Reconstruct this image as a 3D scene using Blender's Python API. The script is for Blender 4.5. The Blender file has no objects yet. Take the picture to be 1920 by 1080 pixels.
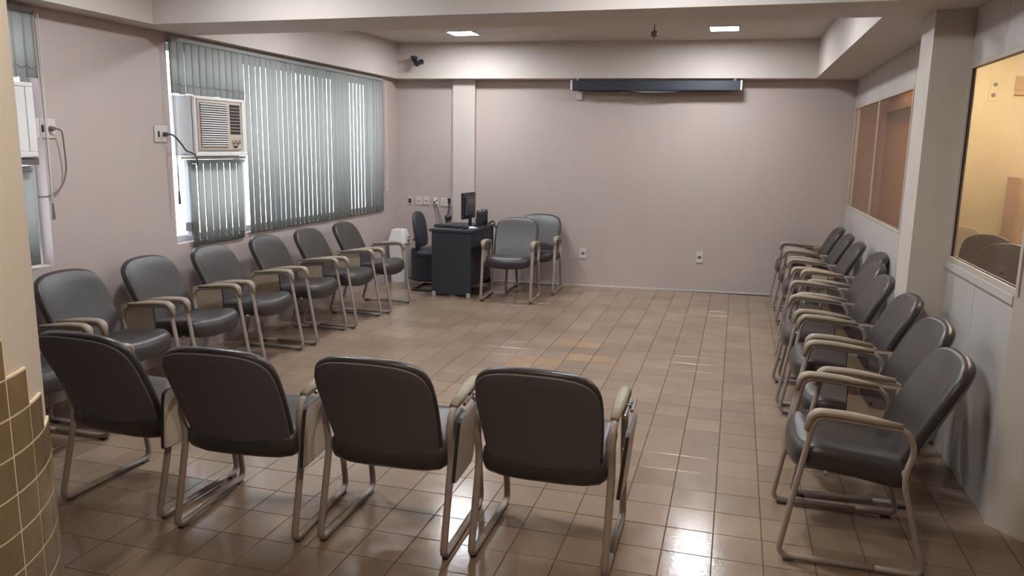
import bpy, bmesh, math, random
from mathutils import Vector, Matrix
random.seed(7)
PI = math.pi
COL = bpy.context.scene.collection
SC = bpy.context.scene

# ------------------------------------------------------------------ camera
YAW, PITCH, ROLL, FPX, CAMH = 0.277139854, -0.180236741, 0.0164835744, 1456.378, 1.75
cy_, sy_, cp_, sp_ = math.cos(YAW), math.sin(YAW), math.cos(PITCH), math.sin(PITCH)
fwd = Vector((-sy_*cp_, cy_*cp_, sp_)); rgt = Vector((cy_, sy_, 0)); upv = rgt.cross(fwd)
r2 = rgt*math.cos(ROLL) + upv*math.sin(ROLL); u2 = -rgt*math.sin(ROLL) + upv*math.cos(ROLL)
cam = bpy.data.cameras.new('camera'); camo = bpy.data.objects.new('camera', cam); COL.objects.link(camo)
M = Matrix(((r2.x, u2.x, -fwd.x, 0), (r2.y, u2.y, -fwd.y, 0), (r2.z, u2.z, -fwd.z, CAMH), (0, 0, 0, 1)))
camo.matrix_world = M
cam.sensor_width = 36; cam.lens = FPX/1920*36; cam.clip_start = 0.05
SC.camera = camo

# ------------------------------------------------------------------ world, exposure
w = bpy.data.worlds.new('overcast_sky'); SC.world = w; w.use_nodes = True
bg = w.node_tree.nodes['Background']; bg.inputs[0].default_value = (0.80, 0.89, 1.0, 1); bg.inputs[1].default_value = 2.2
SC.view_settings.view_transform = 'Standard'; SC.view_settings.look = 'None'
SC.view_settings.gamma = 1; SC.view_settings.use_curve_mapping = False
SC.view_settings.exposure = 1.0
LAMP_E = 82.0          # ceiling diffusers
LAMP_COL = (0.93, 0.97, 1.0)
WARM_E = 120.0          # lamps of the rooms beyond the glazing
WARM_COL = (1.0, 0.85, 0.60)

# ------------------------------------------------------------------ materials
def srgb(r, g, b):
    f = lambda c: (c/255/12.92) if c/255 <= .04045 else ((c/255+.055)/1.055)**2.4
    return (f(r), f(g), f(b), 1)
def mat(name, col, rough=.5, metal=0., bump=0., bscale=60., var=0., vscale=4., spec=.5, coat=0., rnd=0., island=False, rvar=0.):
    m = bpy.data.materials.new(name); m.use_nodes = True
    nt = m.node_tree; b = nt.nodes['Principled BSDF']; L = nt.links
    b.inputs['Roughness'].default_value = rough; b.inputs['Metallic'].default_value = metal
    b.inputs['Base Color'].default_value = col; b.inputs['Specular IOR Level'].default_value = spec
    b.inputs['Coat Weight'].default_value = coat
    tc = nt.nodes.new('ShaderNodeTexCoord')
    src = None
    if var:
        n = nt.nodes.new('ShaderNodeTexNoise'); n.inputs['Scale'].default_value = vscale; n.inputs['Detail'].default_value = 5
        geo = nt.nodes.new('ShaderNodeNewGeometry'); L.new(geo.outputs['Position'], n.inputs['Vector'])
        mr = nt.nodes.new('ShaderNodeMapRange'); mr.inputs[1].default_value = .3; mr.inputs[2].default_value = .7
        mr.inputs[3].default_value = 1-var; mr.inputs[4].default_value = 1+var
        L.new(n.outputs[0], mr.inputs[0]); src = mr.outputs[0]
    if rnd:
        if island:
            o = nt.nodes.new('ShaderNodeNewGeometry').outputs['Random Per Island']
        else:
            o = nt.nodes.new('ShaderNodeObjectInfo').outputs['Random']
        mr = nt.nodes.new('ShaderNodeMapRange'); mr.inputs[3].default_value = 1-rnd; mr.inputs[4].default_value = 1+rnd
        L.new(o, mr.inputs[0])
        if src:
            mm = nt.nodes.new('ShaderNodeMath'); mm.operation = 'MULTIPLY'; L.new(src, mm.inputs[0]); L.new(mr.outputs[0], mm.inputs[1]); src = mm.outputs[0]
        else: src = mr.outputs[0]
    if src:
        vm = nt.nodes.new('ShaderNodeVectorMath'); vm.operation = 'SCALE'; vm.inputs[0].default_value = col[:3]
        L.new(src, vm.inputs['Scale']); L.new(vm.outputs[0], b.inputs['Base Color'])
    if bump:
        n = nt.nodes.new('ShaderNodeTexNoise'); n.inputs['Scale'].default_value = bscale; n.inputs['Detail'].default_value = 3
        L.new(tc.outputs['Object'], n.inputs['Vector'])
        bp = nt.nodes.new('ShaderNodeBump'); bp.inputs['Strength'].default_value = bump; bp.inputs['Distance'].default_value = .01
        L.new(n.outputs[0], bp.inputs['Height']); L.new(bp.outputs[0], b.inputs['Normal'])
    if rvar:
        n = nt.nodes.new('ShaderNodeTexNoise'); n.inputs['Scale'].default_value = 9; n.inputs['Detail'].default_value = 4
        geo = nt.nodes.new('ShaderNodeNewGeometry'); L.new(geo.outputs['Position'], n.inputs['Vector'])
        mr = nt.nodes.new('ShaderNodeMapRange'); mr.inputs[1].default_value = .3; mr.inputs[2].default_value = .7
        mr.inputs[3].default_value = rough-rvar; mr.inputs[4].default_value = rough+rvar
        L.new(n.outputs[0], mr.inputs[0]); L.new(mr.outputs[0], b.inputs['Roughness'])
    return m
def emit(name, col, s):
    m = bpy.data.materials.new(name); m.use_nodes = True; nt = m.node_tree; nt.nodes.clear()
    e = nt.nodes.new('ShaderNodeEmission'); e.inputs[0].default_value = (*col, 1); e.inputs[1].default_value = s
    o = nt.nodes.new('ShaderNodeOutputMaterial'); nt.links.new(e.outputs[0], o.inputs[0]); return m
def glass(name, tint=(1, 1, 1)):
    m = bpy.data.materials.new(name); m.use_nodes = True; nt = m.node_tree; nt.nodes.clear()
    t = nt.nodes.new('ShaderNodeBsdfTransparent'); t.inputs[0].default_value = (*tint, 1)
    g = nt.nodes.new('ShaderNodeBsdfGlossy'); g.inputs['Roughness'].default_value = .01
    fr = nt.nodes.new('ShaderNodeFresnel'); fr.inputs[0].default_value = 1.45
    mx = nt.nodes.new('ShaderNodeMixShader'); o = nt.nodes.new('ShaderNodeOutputMaterial')
    ge = nt.nodes.new('ShaderNodeNewGeometry'); mu = nt.nodes.new('ShaderNodeMath'); mu.operation = 'MULTIPLY'
    iv = nt.nodes.new('ShaderNodeMath'); iv.operation = 'SUBTRACT'; iv.inputs[0].default_value = 1
    nt.links.new(ge.outputs['Backfacing'], iv.inputs[1]); nt.links.new(fr.outputs[0], mu.inputs[0]); nt.links.new(iv.outputs[0], mu.inputs[1])
    nt.links.new(mu.outputs[0], mx.inputs[0]); nt.links.new(t.outputs[0], mx.inputs[1]); nt.links.new(g.outputs[0], mx.inputs[2])
    nt.links.new(mx.outputs[0], o.inputs[0]); return m
def slatmat(name, col, trans):
    m = bpy.data.materials.new(name); m.use_nodes = True; nt = m.node_tree; b = nt.nodes['Principled BSDF']
    b.inputs['Base Color'].default_value = col; b.inputs['Roughness'].default_value = .8
    oi = nt.nodes.new('ShaderNodeObjectInfo'); mr = nt.nodes.new('ShaderNodeMapRange')
    mr.inputs[3].default_value = .93; mr.inputs[4].default_value = 1.07; nt.links.new(oi.outputs['Random'], mr.inputs[0])
    vm = nt.nodes.new('ShaderNodeVectorMath'); vm.operation = 'SCALE'; vm.inputs[0].default_value = col[:3]
    nt.links.new(mr.outputs[0], vm.inputs['Scale']); nt.links.new(vm.outputs[0], b.inputs['Base Color'])
    t = nt.nodes.new('ShaderNodeBsdfTranslucent'); t.inputs[0].default_value = col
    mx = nt.nodes.new('ShaderNodeMixShader'); mx.inputs[0].default_value = trans
    o = nt.nodes['Material Output']
    nt.links.new(b.outputs[0], mx.inputs[1]); nt.links.new(t.outputs[0], mx.inputs[2]); nt.links.new(mx.outputs[0], o.inputs[0])
    return m

M_WALL = mat('rose_beige_paint', (.46, .382, .353, 1), .62, bump=.12, bscale=220, var=.03, vscale=1.2)
M_WALLW = mat('cream_column_paint', (.52, .45, .38, 1), .6, bump=.06, bscale=160, var=.03)
M_PANEL = mat('grey_partition_panel', (.46, .42, .395, 1), .5, bump=.05, bscale=200, var=.03)
M_PIER = mat('cream_pier_paint', (.52, .46, .405, 1), .6, bump=.1, bscale=200, var=.03)
M_PIERB = mat('pale_rose_pier_paint', (.53, .455, .42, 1), .6, bump=.1, bscale=200, var=.03)
M_CEIL = mat('cream_ceiling_paint', (.56, .50, .46, 1), .7, bump=.08, bscale=160, var=.03)
M_TILE = mat('glazed_floor_tile', (.262, .184, .131, 1), .17, bump=.05, bscale=45, var=.10, vscale=2.2, rnd=.10, rvar=.05)
M_TILEI = mat('glazed_floor_tile_far', (.262, .184, .131, 1), .17, bump=.05, bscale=45, var=.10, vscale=2.2, rnd=.10, island=True, rvar=.05)
M_TILEO = mat('ochre_floor_tile', (.31, .205, .125, 1), .2, bump=.05, bscale=45, var=.1, vscale=3, rvar=.05)
M_GROUT = mat('dark_grout', (.075, .055, .045, 1), .8, var=.2, vscale=12)
M_CTILE = mat('brown_column_tile', (.185, .125, .072, 1), .25, bump=.06, bscale=70, var=.12, vscale=16, rnd=.12)
M_CGROUT = mat('pale_tile_grout', (.62, .53, .38, 1), .8)
M_VINYL = mat('charcoal_vinyl', (.043, .036, .034, 1), .31, bump=.10, bscale=420, var=.12, vscale=6, spec=.4)
M_VINYLB = mat('charcoal_back_shell', (.115, .104, .110, 1), .75, bump=.05, bscale=300)
M_TUBE = mat('beige_enamel_tube', (.30, .245, .215, 1), .38, var=.08, vscale=8)
M_PAD = mat('tan_armrest_rubber', (.30, .245, .185, 1), .5, bump=.06, bscale=140, var=.1, vscale=9)
M_TAB = mat('beige_laminate', (.45, .37, .285, 1), .45, var=.06, vscale=5)
M_EDGE = mat('black_edge_band', (.022, .022, .025, 1), .5)
M_PLATE = mat('grey_metal_plate', (.14, .12, .12, 1), .45)
M_BLACK = mat('black_laminate', (.028, .031, .040, 1), .5, bump=.02)
M_BLACKG = mat('black_plastic', (.024, .026, .031, 1), .35)
M_DGREY = mat('dark_grey_plastic', (.055, .055, .062, 1), .45)
M_CHROME = mat('bright_metal', (.55, .53, .52, 1), .25, metal=1)
M_WHITE = mat('white_plastic', (.72, .70, .69, 1), .45)
M_OFFW = mat('offwhite_plastic', (.58, .53, .49, 1), .45)
M_BEIGEP = mat('beige_grille_plastic', (.50, .41, .34, 1), .5)
M_ALU = mat('anodised_aluminium', (.55, .50, .44, 1), .4, metal=.35)
M_ALUB = mat('beige_frame_enamel', (.46, .40, .33, 1), .45)
M_ALUW = mat('white_window_frame', (.66, .68, .72, 1), .4)
M_SLAT = slatmat('grey_green_blind_fabric', (.47, .48, .455, 1), .48)
M_CORD = mat('grey_cord', (.20, .19, .18, 1), .6)
M_GLASS = glass('clear_glass')
M_GLASSB = glass('bronze_glass', (.90, .78, .64))
M_LAMP = emit('lamp_diffuser', LAMP_COL, LAMP_E)
M_LAMPW = emit('warm_white_diffuser', (1.0, .86, .68), 85.0)
M_ALCOVEFILL = emit('alcove_fill_light', (1.0, .82, .58), 130.0)
M_WARM = emit('warm_lamp_diffuser', WARM_COL, WARM_E)
M_YWALL = mat('yellow_room_paint', (.60, .50, .34, 1), .6, var=.04)
M_BWALL = mat('brown_room_paint', (.46, .32, .205, 1), .7, var=.04)
M_SCREENH = mat('navy_black_housing', (.030, .036, .050, 1), .45)
M_PAPER = mat('white_paper', (.75, .73, .70, 1), .8)

# ------------------------------------------------------------------ helpers
def link(name, bm, m, parent=None, smooth=False, loc=None, auto=None):
    me = bpy.data.meshes.new(name); 
    bmesh.ops.recalc_face_normals(bm, faces=bm.faces)
    bm.to_mesh(me); bm.free()
    for mm in (m if isinstance(m, (list, tuple)) else [m]): me.materials.append(mm)
    if smooth:
        for p in me.polygons: p.use_smooth = True
        if auto:
            me.set_sharp_from_angle(angle=math.radians(auto))
    o = bpy.data.objects.new(name, me); COL.objects.link(o)
    if loc: o.location = loc
    if parent: o.parent = parent
    return o
def share(src, name, parent=None, loc=(0, 0, 0), rot=(0, 0, 0)):
    o = bpy.data.objects.new(name, src.data); COL.objects.link(o); o.location = loc; o.rotation_euler = rot
    if parent: o.parent = parent
    return o
def thing(name, label, cat, loc=(0, 0, 0), rz=0, group=None):
    o = bpy.data.objects.new(name, None); o.empty_display_size = .1; COL.objects.link(o)
    o.location = loc; o.rotation_euler = (0, 0, rz); tag(o, label, cat, group); return o
def tag(o, label, cat, group=None):
    o['label'] = label; o['category'] = cat
    if group: o['group'] = group
    return o
def struct(name, bm, m, **k):
    o = link(name, bm, m, **k); o['kind'] = 'structure'; return o
def B(): return bmesh.new()
def box(bm, x0, x1, y0, y1, z0, z1, bev=0., seg=2, mi=0):
    r = bmesh.ops.create_cube(bm, size=1)
    bmesh.ops.scale(bm, vec=(x1-x0, y1-y0, z1-z0), verts=r['verts'])
    bmesh.ops.translate(bm, vec=((x0+x1)/2, (y0+y1)/2, (z0+z1)/2), verts=r['verts'])
    fs = set(f for v in r['verts'] for f in v.link_faces)
    if bev:
        es = list(set(e for v in r['verts'] for e in v.link_edges))
        q = bmesh.ops.bevel(bm, geom=es, offset=bev, segments=seg, profile=.5, affect='EDGES')
        fs = set(q['faces']) | set(f for f in fs if f.is_valid)
    if mi:
        for f in fs: f.material_index = mi
    return bm
def bx(*a, **k): return box(B(), *a, **k)
def cyl(bm, p, q, r, r1=None, n=16, caps=True):
    p, q = Vector(p), Vector(q); d = q-p; r1 = r if r1 is None else r1
    g = bmesh.ops.create_cone(bm, cap_ends=caps, segments=n, radius1=r, radius2=r1, depth=d.length)
    rot = d.to_track_quat('Z', 'Y').to_matrix().to_4x4()
    bmesh.ops.transform(bm, matrix=Matrix.Translation((p+q)/2) @ rot, verts=g['verts']); return bm
def fillet(pts, rad, n=5):
    pts = [Vector(p) for p in pts]; out = [pts[0]]
    for i in range(1, len(pts)-1):
        a, b, c = pts[i-1], pts[i], pts[i+1]
        r = rad[i] if isinstance(rad, (list, tuple)) else rad
        d1, d2 = (a-b), (c-b); r = min(r, d1.length*.48, d2.length*.48)
        s, e = b+d1.normalized()*r, b+d2.normalized()*r
        for k in range(n+1):
            t = k/n; out.append(s*(1-t)**2 + b*2*t*(1-t) + e*t*t)
    out.append(pts[-1]); return out
def sweep(bm, pts, ra, rb=None, n=10, side=None, taper=None):
    """tube along pts; ra = radius along 'side' direction, rb across it"""
    pts = [Vector(p) for p in pts]; rb = ra if rb is None else rb; rings = []
    N = len(pts)
    s = None
    for i, p in enumerate(pts):
        t = (pts[min(i+1, N-1)]-pts[max(i-1, 0)]).normalized()
        if side is not None: s = Vector(side)
        elif s is None: s = t.orthogonal()
        s = (s - t*s.dot(t)).normalized(); u = t.cross(s)
        f = taper(i/(N-1)) if taper else 1
        rings.append([bm.verts.new(p + s*ra*f*math.cos(2*PI*k/n) + u*rb*f*math.sin(2*PI*k/n)) for k in range(n)])
    for a, b in zip(rings, rings[1:]):
        for k in range(n): bm.faces.new((a[k], a[(k+1) % n], b[(k+1) % n], b[k]))
    bm.faces.new(rings[0][::-1]); bm.faces.new(rings[-1]); return bm
def smooth_poly(P, n=4):
    out = []; N = len(P)
    for i in range(N):
        p0, p1, p2, p3 = [Vector((*P[(i+k-1) % N], 0)) for k in range(4)]
        for j in range(n):
            t = j/n
            v = .5*((2*p1)+(-p0+p2)*t+(2*p0-5*p1+4*p2-p3)*t*t+(-p0+3*p1-3*p2+p3)*t**3)
            out.append((v.x, v.y))
    return out
def pad(bm, outline, T, edge, fn, dome=.15, flatback=False):
    """cushion: outline (u,v) polygon, thickness T, rounded edge, mapped by fn(u,v,w)"""
    cx = sum(p[0] for p in outline)/len(outline); cy = sum(p[1] for p in outline)/len(outline)
    rings = []
    prof = []
    for k in range(5):
        a = k/4*PI/2; prof.append((edge*(1-math.cos(a)), T/2*math.sin(a), None))
    for s in (.72, .45, .2): prof.append((None, None, s))
    def ring(sgn):
        R = []
        for ins, wv, s in prof:
            row = []
            for (u, v) in outline:
                d = math.hypot(u-cx, v-cy)
                f0 = 1-edge/d
                if s is None: f = 1-ins/d; ww = wv
                else: f = f0*s; ww = T/2*(1+dome*(1-s*s))
                if flatback and sgn < 0: ww *= .55
                row.append(bm.verts.new(fn(cx+(u-cx)*f, cy+(v-cy)*f, sgn*ww)))
            R.append(row)
        return R
    n = len(outline)
    A = ring(1); Bk = ring(-1)
    Bk[0] = A[0]
    for R, flip in ((A, False), (Bk, True)):
        for a, b in zip(R, R[1:]):
            for k in range(n):
                f = (a[k], a[(k+1) % n], b[(k+1) % n], b[k])
                bm.faces.new(f[::-1] if flip else f)
        c = bm.verts.new(fn(cx, cy, (1 if not flip else -1)*T/2*(1+dome)*(1 if not (flip and flatback) else .55)))
        l = R[-1]
        for k in range(n):
            f = (l[k], l[(k+1) % n], c); bm.faces.new(f[::-1] if flip else f)
    loose = [v for v in bm.verts if not v.link_faces]
    if loose: bmesh.ops.delete(bm, geom=loose, context='VERTS')
    return bm

# ------------------------------------------------------------------ room dimensions
XL, XR, HB, HC = -4.30, 1.265, 2.57, 3.00
SK = .08                                # the end wall is slightly out of square
YB0 = 9.87
YB = lambda x: YB0 + SK*x
ANG = math.atan(SK)
Y0 = -1.2                               # wall behind the viewer

# ------------------------------------------------------------------ floor
floor = struct('floor', bx(XL-.15, 2.3, Y0, 10.3, -.12, -.0035), M_GROUT)
TX, TY = .2155, .2255
def project(x, y, z=0):
    d = Vector((x, y, z-CAMH)); zz = d.dot(fwd)
    return (d.dot(r2)/zz*FPX+960, 540-d.dot(u2)/zz*FPX, zz)
cells = []
for i in range(-20, 8):
    for j in range(-6, 30):
        x, y = (i+.5)*TX, 3.25+(j+.5)*TY
        if x < XL+.02 or x > 1.9 or y > YB(x)-.02: continue
        if x > XR and y > 4.2: continue
        zc = Vector((x, y, -CAMH)).dot(fwd)
        vis = False
        if zc > .3:
            px, py, _ = project(x, y); vis = -60 < px < 1980 and py < 1130
        cells.append((0 if vis else 1, zc if vis else 99, i, j, x, y))
cells.sort()
ochre = {(-8, 12), (-7, 12), (-6, 13), (-5, 13), (-7, 15), (-6, 15), (-8, 11)}
def tile_bm(bm, cx, cy, dz=0., tx=0., ty=0.):
    hw, hd, b = TX/2-.0018, TY/2-.0018, .0013
    lo = [bm.verts.new((cx+sx*hw, cy+sy*hd, -.006)) for sx, sy in ((-1, -1), (1, -1), (1, 1), (-1, 1))]
    md = [bm.verts.new((cx+sx*hw, cy+sy*hd, -.002+dz+tx*sx+ty*sy)) for sx, sy in ((-1, -1), (1, -1), (1, 1), (-1, 1))]
    hi = [bm.verts.new((cx+sx*(hw-b), cy+sy*(hd-b), dz+tx*sx+ty*sy)) for sx, sy in ((-1, -1), (1, -1), (1, 1), (-1, 1))]
    for a, c in ((lo, md), (md, hi)):
        for k in range(4): bm.faces.new((a[k], a[(k+1) % 4], c[(k+1) % 4], c[k]))
    bm.faces.new(hi); return bm
tb = [link('tile', tile_bm(B(), 0, 0), M_TILE, floor)]
tbo = None
first = True; big = B()
bigo = []
for n, (vis, zc, i, j, x, y) in enumerate(cells):
    isO = (i, j) in ochre
    if n < 298:
        if isO:
            if tbo is None: o = tbo = link('tile', tile_bm(B(), 0, 0), M_TILEO, floor)
            else: o = share(tbo, 'tile', floor)
        elif first: o = tb[0]; first = False
        else: o = share(tb[0], 'tile', floor)
        o.location = (x, y, random.uniform(-.0005, .0002)); o.rotation_euler = (random.gauss(0, .0011), random.gauss(0, .0011), 0)
    elif isO: bigo.append((x, y))
    else: tile_bm(big, x, y, random.uniform(-.0005, .0002), random.gauss(0, .0001), random.gauss(0, .0001))
far = link('tile_field', big, M_TILEI, floor); far['kind'] = 'stuff'
for (x, y) in bigo:
    if tbo is None: o = tbo = link('tile', tile_bm(B(), 0, 0), M_TILEO, floor)
    else: o = share(tbo, 'tile', floor)
    o.location = (x, y, 0)

# ------------------------------------------------------------------ ceiling with beams
ceiling = struct('ceiling', bx(XL-.15, 2.6, Y0, 10.5, HC, HC+.1), M_CEIL)
def beam(x0, x1, y0, y1): return link('beam', bx(x0, x1, y0, y1, HB, HC+.002), M_CEIL, ceiling)
beam(XL-.1, XR+.06, 4.87, 5.43)
beam(XL-.1, -4.20, 5.43, 9.9)
beam(XL-.1, -4.09, Y0, 4.87)
beam(.795, XR+.06, 5.43, 10.4)
beam(.795, XR+.06, Y0, 4.87)
beam(XR+.06, 2.2, Y0, 3.2)

# ------------------------------------------------------------------ end wall (slightly skewed), everything on it built in its frame
wall_back = struct('wall_back', bx(-4.65, 1.9, 0, .15, -.1, HC+.05), M_WALL, loc=(0, YB0, 0))
wall_back.rotation_euler = (0, 0, ANG)
bb = link('beam', bx(-4.5, 1.15, -.22, .02, HB, HC), M_CEIL, wall_back)
pier = link('pier', bx(-3.545, -3.255, -.075, .02, 0, HB), M_PIERB, wall_back)
struct('baseboard_back', bx(-4.3, 1.28, -.008, 0, 0, .018), M_OFFW, loc=(0, YB0, 0)).rotation_euler = (0, 0, ANG)
def onback(x, z, dy=0.):
    """world point on the end wall at local x"""
    return (x*math.cos(ANG)-dy*math.sin(ANG), YB0+x*math.sin(ANG)+dy*math.cos(ANG), z)

# ------------------------------------------------------------------ left wall with two window openings
W1, W2, WZ = (5.24, 9.05), (2.9, 4.05), (.93, 2.50)
bm = B()
for a, b in ((Y0, W2[0]), (W2[1], W1[0]), (W1[1], 9.75)): box(bm, XL-.16, XL, a, b, -.1, HC)
for a, b in (W1, W2):
    box(bm, XL-.16, XL, a, b, -.1, WZ[0]); box(bm, XL-.16, XL, a, b, WZ[1], HC)
wall_left = struct('wall_left', bm, M_WALL)
def win(name, y0, y1, n):
    fr = B()
    x0, x1 = XL-.13, XL-.09
    box(fr, x0, x1, y0, y0+.05, WZ[0], WZ[1]); box(fr, x0, x1, y1-.05, y1, WZ[0], WZ[1])
    box(fr, x0, x1, y0+.05, y1-.05, WZ[0], WZ[0]+.05); box(fr, x0, x1, y0+.05, y1-.05, WZ[1]-.05, WZ[1])
    o = struct(name, fr, M_ALUW)
    step = (y1-y0-.1)/n
    for k in range(n):
        a = y0+.05+k*step
        link('pane', bx(XL-.113, XL-.108, a, a+step, WZ[0]+.05, WZ[1]-.05), M_GLASS, o)
        if k: link('mullion', bx(x0+.002, x1-.002, a-.02, a+.02, WZ[0]+.05, WZ[1]-.05), M_ALUW, o)
    return o
win('window_1', *W1, 4); win('window_2', *W2, 1)

# ------------------------------------------------------------------ wall behind the viewer
struct('wall_front', bx(XL-.15, 2.6, Y0-.15, Y0, -.1, HC), M_WALL)

# ------------------------------------------------------------------ partition (right wall)
SILL, HEAD = 1.145, 2.235
PT = .03
YE = 3.985                              # where the partition ends and the splayed wall starts
PIER0, PIER1 = 5.215, 5.56
bm = B(); box(bm, XR+.004, XR+PT-.004, YE, 10.1, -.1, SILL); box(bm, XR+.004, XR+PT-.004, YE, 10.1, HEAD, HC); box(bm, XR+.004, XR+PT-.004, PIER1-.05, 6.72, SILL, HEAD)
wall_right = struct('wall_right', bm, M_PANEL)
link('pillar', bx(1.05, XR+PT, PIER0, PIER1, -.05, HB+.01), M_PIER, wall_right)
seams = [YE+.0, 4.62, PIER0, PIER1, 6.72, 8.3, 9.2, 9.99]
for a, b in zip(seams, seams[1:]):
    if a == PIER0: continue
    for z0, z1 in ([(0, SILL-.03), (HEAD+.025, HB)] if a != PIER1 else [(0, HB)]):
        link('panel', bx(XR-.004, XR+.01, a+.004, b-.004, z0, z1, bev=.002, seg=1), M_PANEL, wall_right)
# splayed cream wall nearest the viewer
d = Vector((.62, -.785, 0)).normalized()
wr = B()
p0 = Vector((1.252, 3.985, 0)); p1 = p0+d*1.4; nrm = Vector((-d.y, d.x, 0)) * -1
nrm = Vector((.785, .62, 0)).normalized()
vs = [wr.verts.new((p.x, p.y, z)) for z in (-.1, HC) for p in (p0, p1, p1+nrm*.12, p0+nrm*.12)]
for f in ((0, 1, 2, 3), (4, 5, 6, 7), (0, 1, 5, 4), (1, 2, 6, 5), (2, 3, 7, 6), (3, 0, 4, 7)): wr.faces.new([vs[k] for k in f])
struct('wall_front_right', wr, M_PIER)
pe = p1
struct('wall_near_right', bx(pe.x-.02, pe.x+.1, Y0, pe.y+.05, -.1, HC), M_WALL)
def glazing(name, y0, y1, muls, gm, dbl=False):
    fr = B(); x0, x1 = XR-.008, XR+.020
    box(fr, x0, x1, y0, y1, SILL-.03, SILL, bev=.002, seg=1); box(fr, x0, x1, y0, y1, HEAD, HEAD+.025, bev=.002, seg=1)
    for y in (y0, y1-.03): box(fr, x0, x1, y, y+.03, SILL, HEAD)
    o = struct(name, fr, M_ALUB)
    ed = [y0+.03]+muls+[y1-.03]
    for k, (a, b) in enumerate(zip(ed, ed[1:])):
        link('pane', bx(XR+.010, XR+.015, a, b, SILL, HEAD), gm, o)
        if k: link('mullion', bx(x0+.004, x1-.004, a-.02, a+.02, SILL, HEAD), M_ALUB, o)
    return o
w3 = glazing('window_3', 6.72, 9.93, [8.3, 9.66], M_GLASSB)
w4 = glazing('window_4', YE-.02, PIER0, [], M_GLASS)
w4s = link('sill', bx(XR-.02, XR+.02, YE, PIER0, SILL-.075, SILL-.03, bev=.003), M_PANEL, w4)
link('gasket', bx(XR+.002, XR+.010, PIER0-.036, PIER0-.030, SILL, HEAD), M_EDGE, w4)
# rooms beyond the partition
struct('wall_beyond', bx(3.6, 3.75, 2.0, 10.4, -.1, HC), M_YWALL)
struct('wall_cross', bx(1.70, 3.7, 9.6, 9.7, -.1, HC), M_YWALL)
struct('wall_brown', bx(1.62, 1.70, 7.1, 10.3, -.1, HC), M_BWALL)
struct('wall_brown_end', bx(XR+PT, 1.62, 10.2, 10.35, -.1, HC), M_BWALL)
struct('trim_1', bx(1.585, 1.625, 7.1, 10.2, 2.20, 2.30), M_YWALL)
struct('wall_beyond_near', bx(2.15, 3.7, 2.0, 2.12, -.1, HC), M_YWALL)
struct('floor_beyond', bx(1.9, 3.75, 2.0, 10.4, -.12, -.001), M_TILE)
struct('floor_strip_beyond', bx(XR+PT, 1.9, 4.3, 10.4, -.05, -.001), M_TILE)
struct('ceiling_beyond', bx(2.5, 3.75, Y0, 10.5, HC-.01, HC+.1), M_CEIL)

# ------------------------------------------------------------------ tiled round column by the viewer
CT, CR_ = .075, .49
_s = Vector((-.7425, .6698)); _n = Vector((-.6698, -.7425))
cc = Vector((-1.739, .908))
bm = B()
N = 96
lo, hi = [], []
for k in range(N):
    a = 2*PI*k/N
    lo.append(bm.verts.new((CR_*math.cos(a), CR_*math.sin(a), -.05))); hi.append(bm.verts.new((CR_*math.cos(a), CR_*math.sin(a), HC)))
for k in range(N): bm.faces.new((lo[k], lo[(k+1) % N], hi[(k+1) % N], hi[k]))
bm.faces.new(lo); bm.faces.new(hi)
column = struct('column', bm, M_WALLW, smooth=True, auto=40, loc=(cc.x, cc.y, 0))
DA = CT/CR_; A0 = math.radians(18.8); ZT = 1.238
def ctile(bm, a0, a1, z0, z1, r0, r1, bev=.0):
    n = 3; I, O = [], []
    for k in range(n+1):
        a = a0+(a1-a0)*k/n
        for z in (z0, z1):
            I.append(bm.verts.new((r0*math.cos(a), r0*math.sin(a), z))); O.append(bm.verts.new((r1*math.cos(a), r1*math.sin(a), z)))
    for k in range(n):
        bm.faces.new((O[2*k], O[2*k+2], O[2*k+3], O[2*k+1])); bm.faces.new((I[2*k], I[2*k+1], I[2*k+3], I[2*k+2]))
        bm.faces.new((O[2*k], I[2*k], I[2*k+2], O[2*k+2])); bm.faces.new((O[2*k+1], O[2*k+3], I[2*k+3], I[2*k+1]))
    bm.faces.new((O[0], O[1], I[1], I[0])); bm.faces.new((O[-2], I[-2], I[-1], O[-1])); return bm
g = .0050/CR_
t0 = link('wall_tile', ctile(B(), g/2, DA-g/2, .0024, CT-.0024, CR_-.002, CR_+.0062), M_CTILE, column)
gr = B(); used = False
for k in range(-7, 7):
    top = ZT + CT*(1-k) if k >= -3 else ZT+4*CT
    rows = int(top/CT)
    ctile(gr, A0+k*DA-g*.5, A0+(k+1)*DA+g*.5, -.01, top+.0016, CR_-.004, CR_+.0052)
    for q in range(rows):
        o = t0 if not used else share(t0, 'wall_tile', column); used = True
        o.location = (0, 0, top-(q+1)*CT); o.rotation_euler = (0, 0, A0+k*DA)
link('grout_bed', gr, M_CGROUT, column)

# ------------------------------------------------------------------ ceiling lamps
def lamp(x, y, label, m=M_LAMP, z=HC, name='ceiling_lamp', s=.14):
    t = thing(name, label, 'lamp', (x, y, z), group='square ceiling lamps')
    f = B()
    for a in (-1, 1):
        box(f, min(a*s, a*(s+.016)), max(a*s, a*(s+.016)), -s-.016, s+.016, -.014, 0)
        box(f, -s, s, min(a*s, a*(s+.016)), max(a*s, a*(s+.016)), -.014, 0)
    link('frame', f, M_WHITE, t)
    link('diffuser', bx(-s, s, -s, s, -.010, -.001), m, t); return t
lamp(-3.06, 8.58, 'lit square white ceiling lamp above the black desk and camera corner')
lamp(-.225, 8.70, 'lit square white ceiling lamp above the end of the projector screen case')
lamp(-3.06, 6.45, 'lit square ceiling lamp behind the cross beam, window side')
lamp(-.225, 6.45, 'lit square ceiling lamp behind the cross beam, partition side')
lamp(-.45, 3.95, 'lit square ceiling lamp in the near ceiling bay, partition side')
lamp(-2.9, 3.95, 'lit square ceiling lamp in the near ceiling bay, window side')
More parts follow.
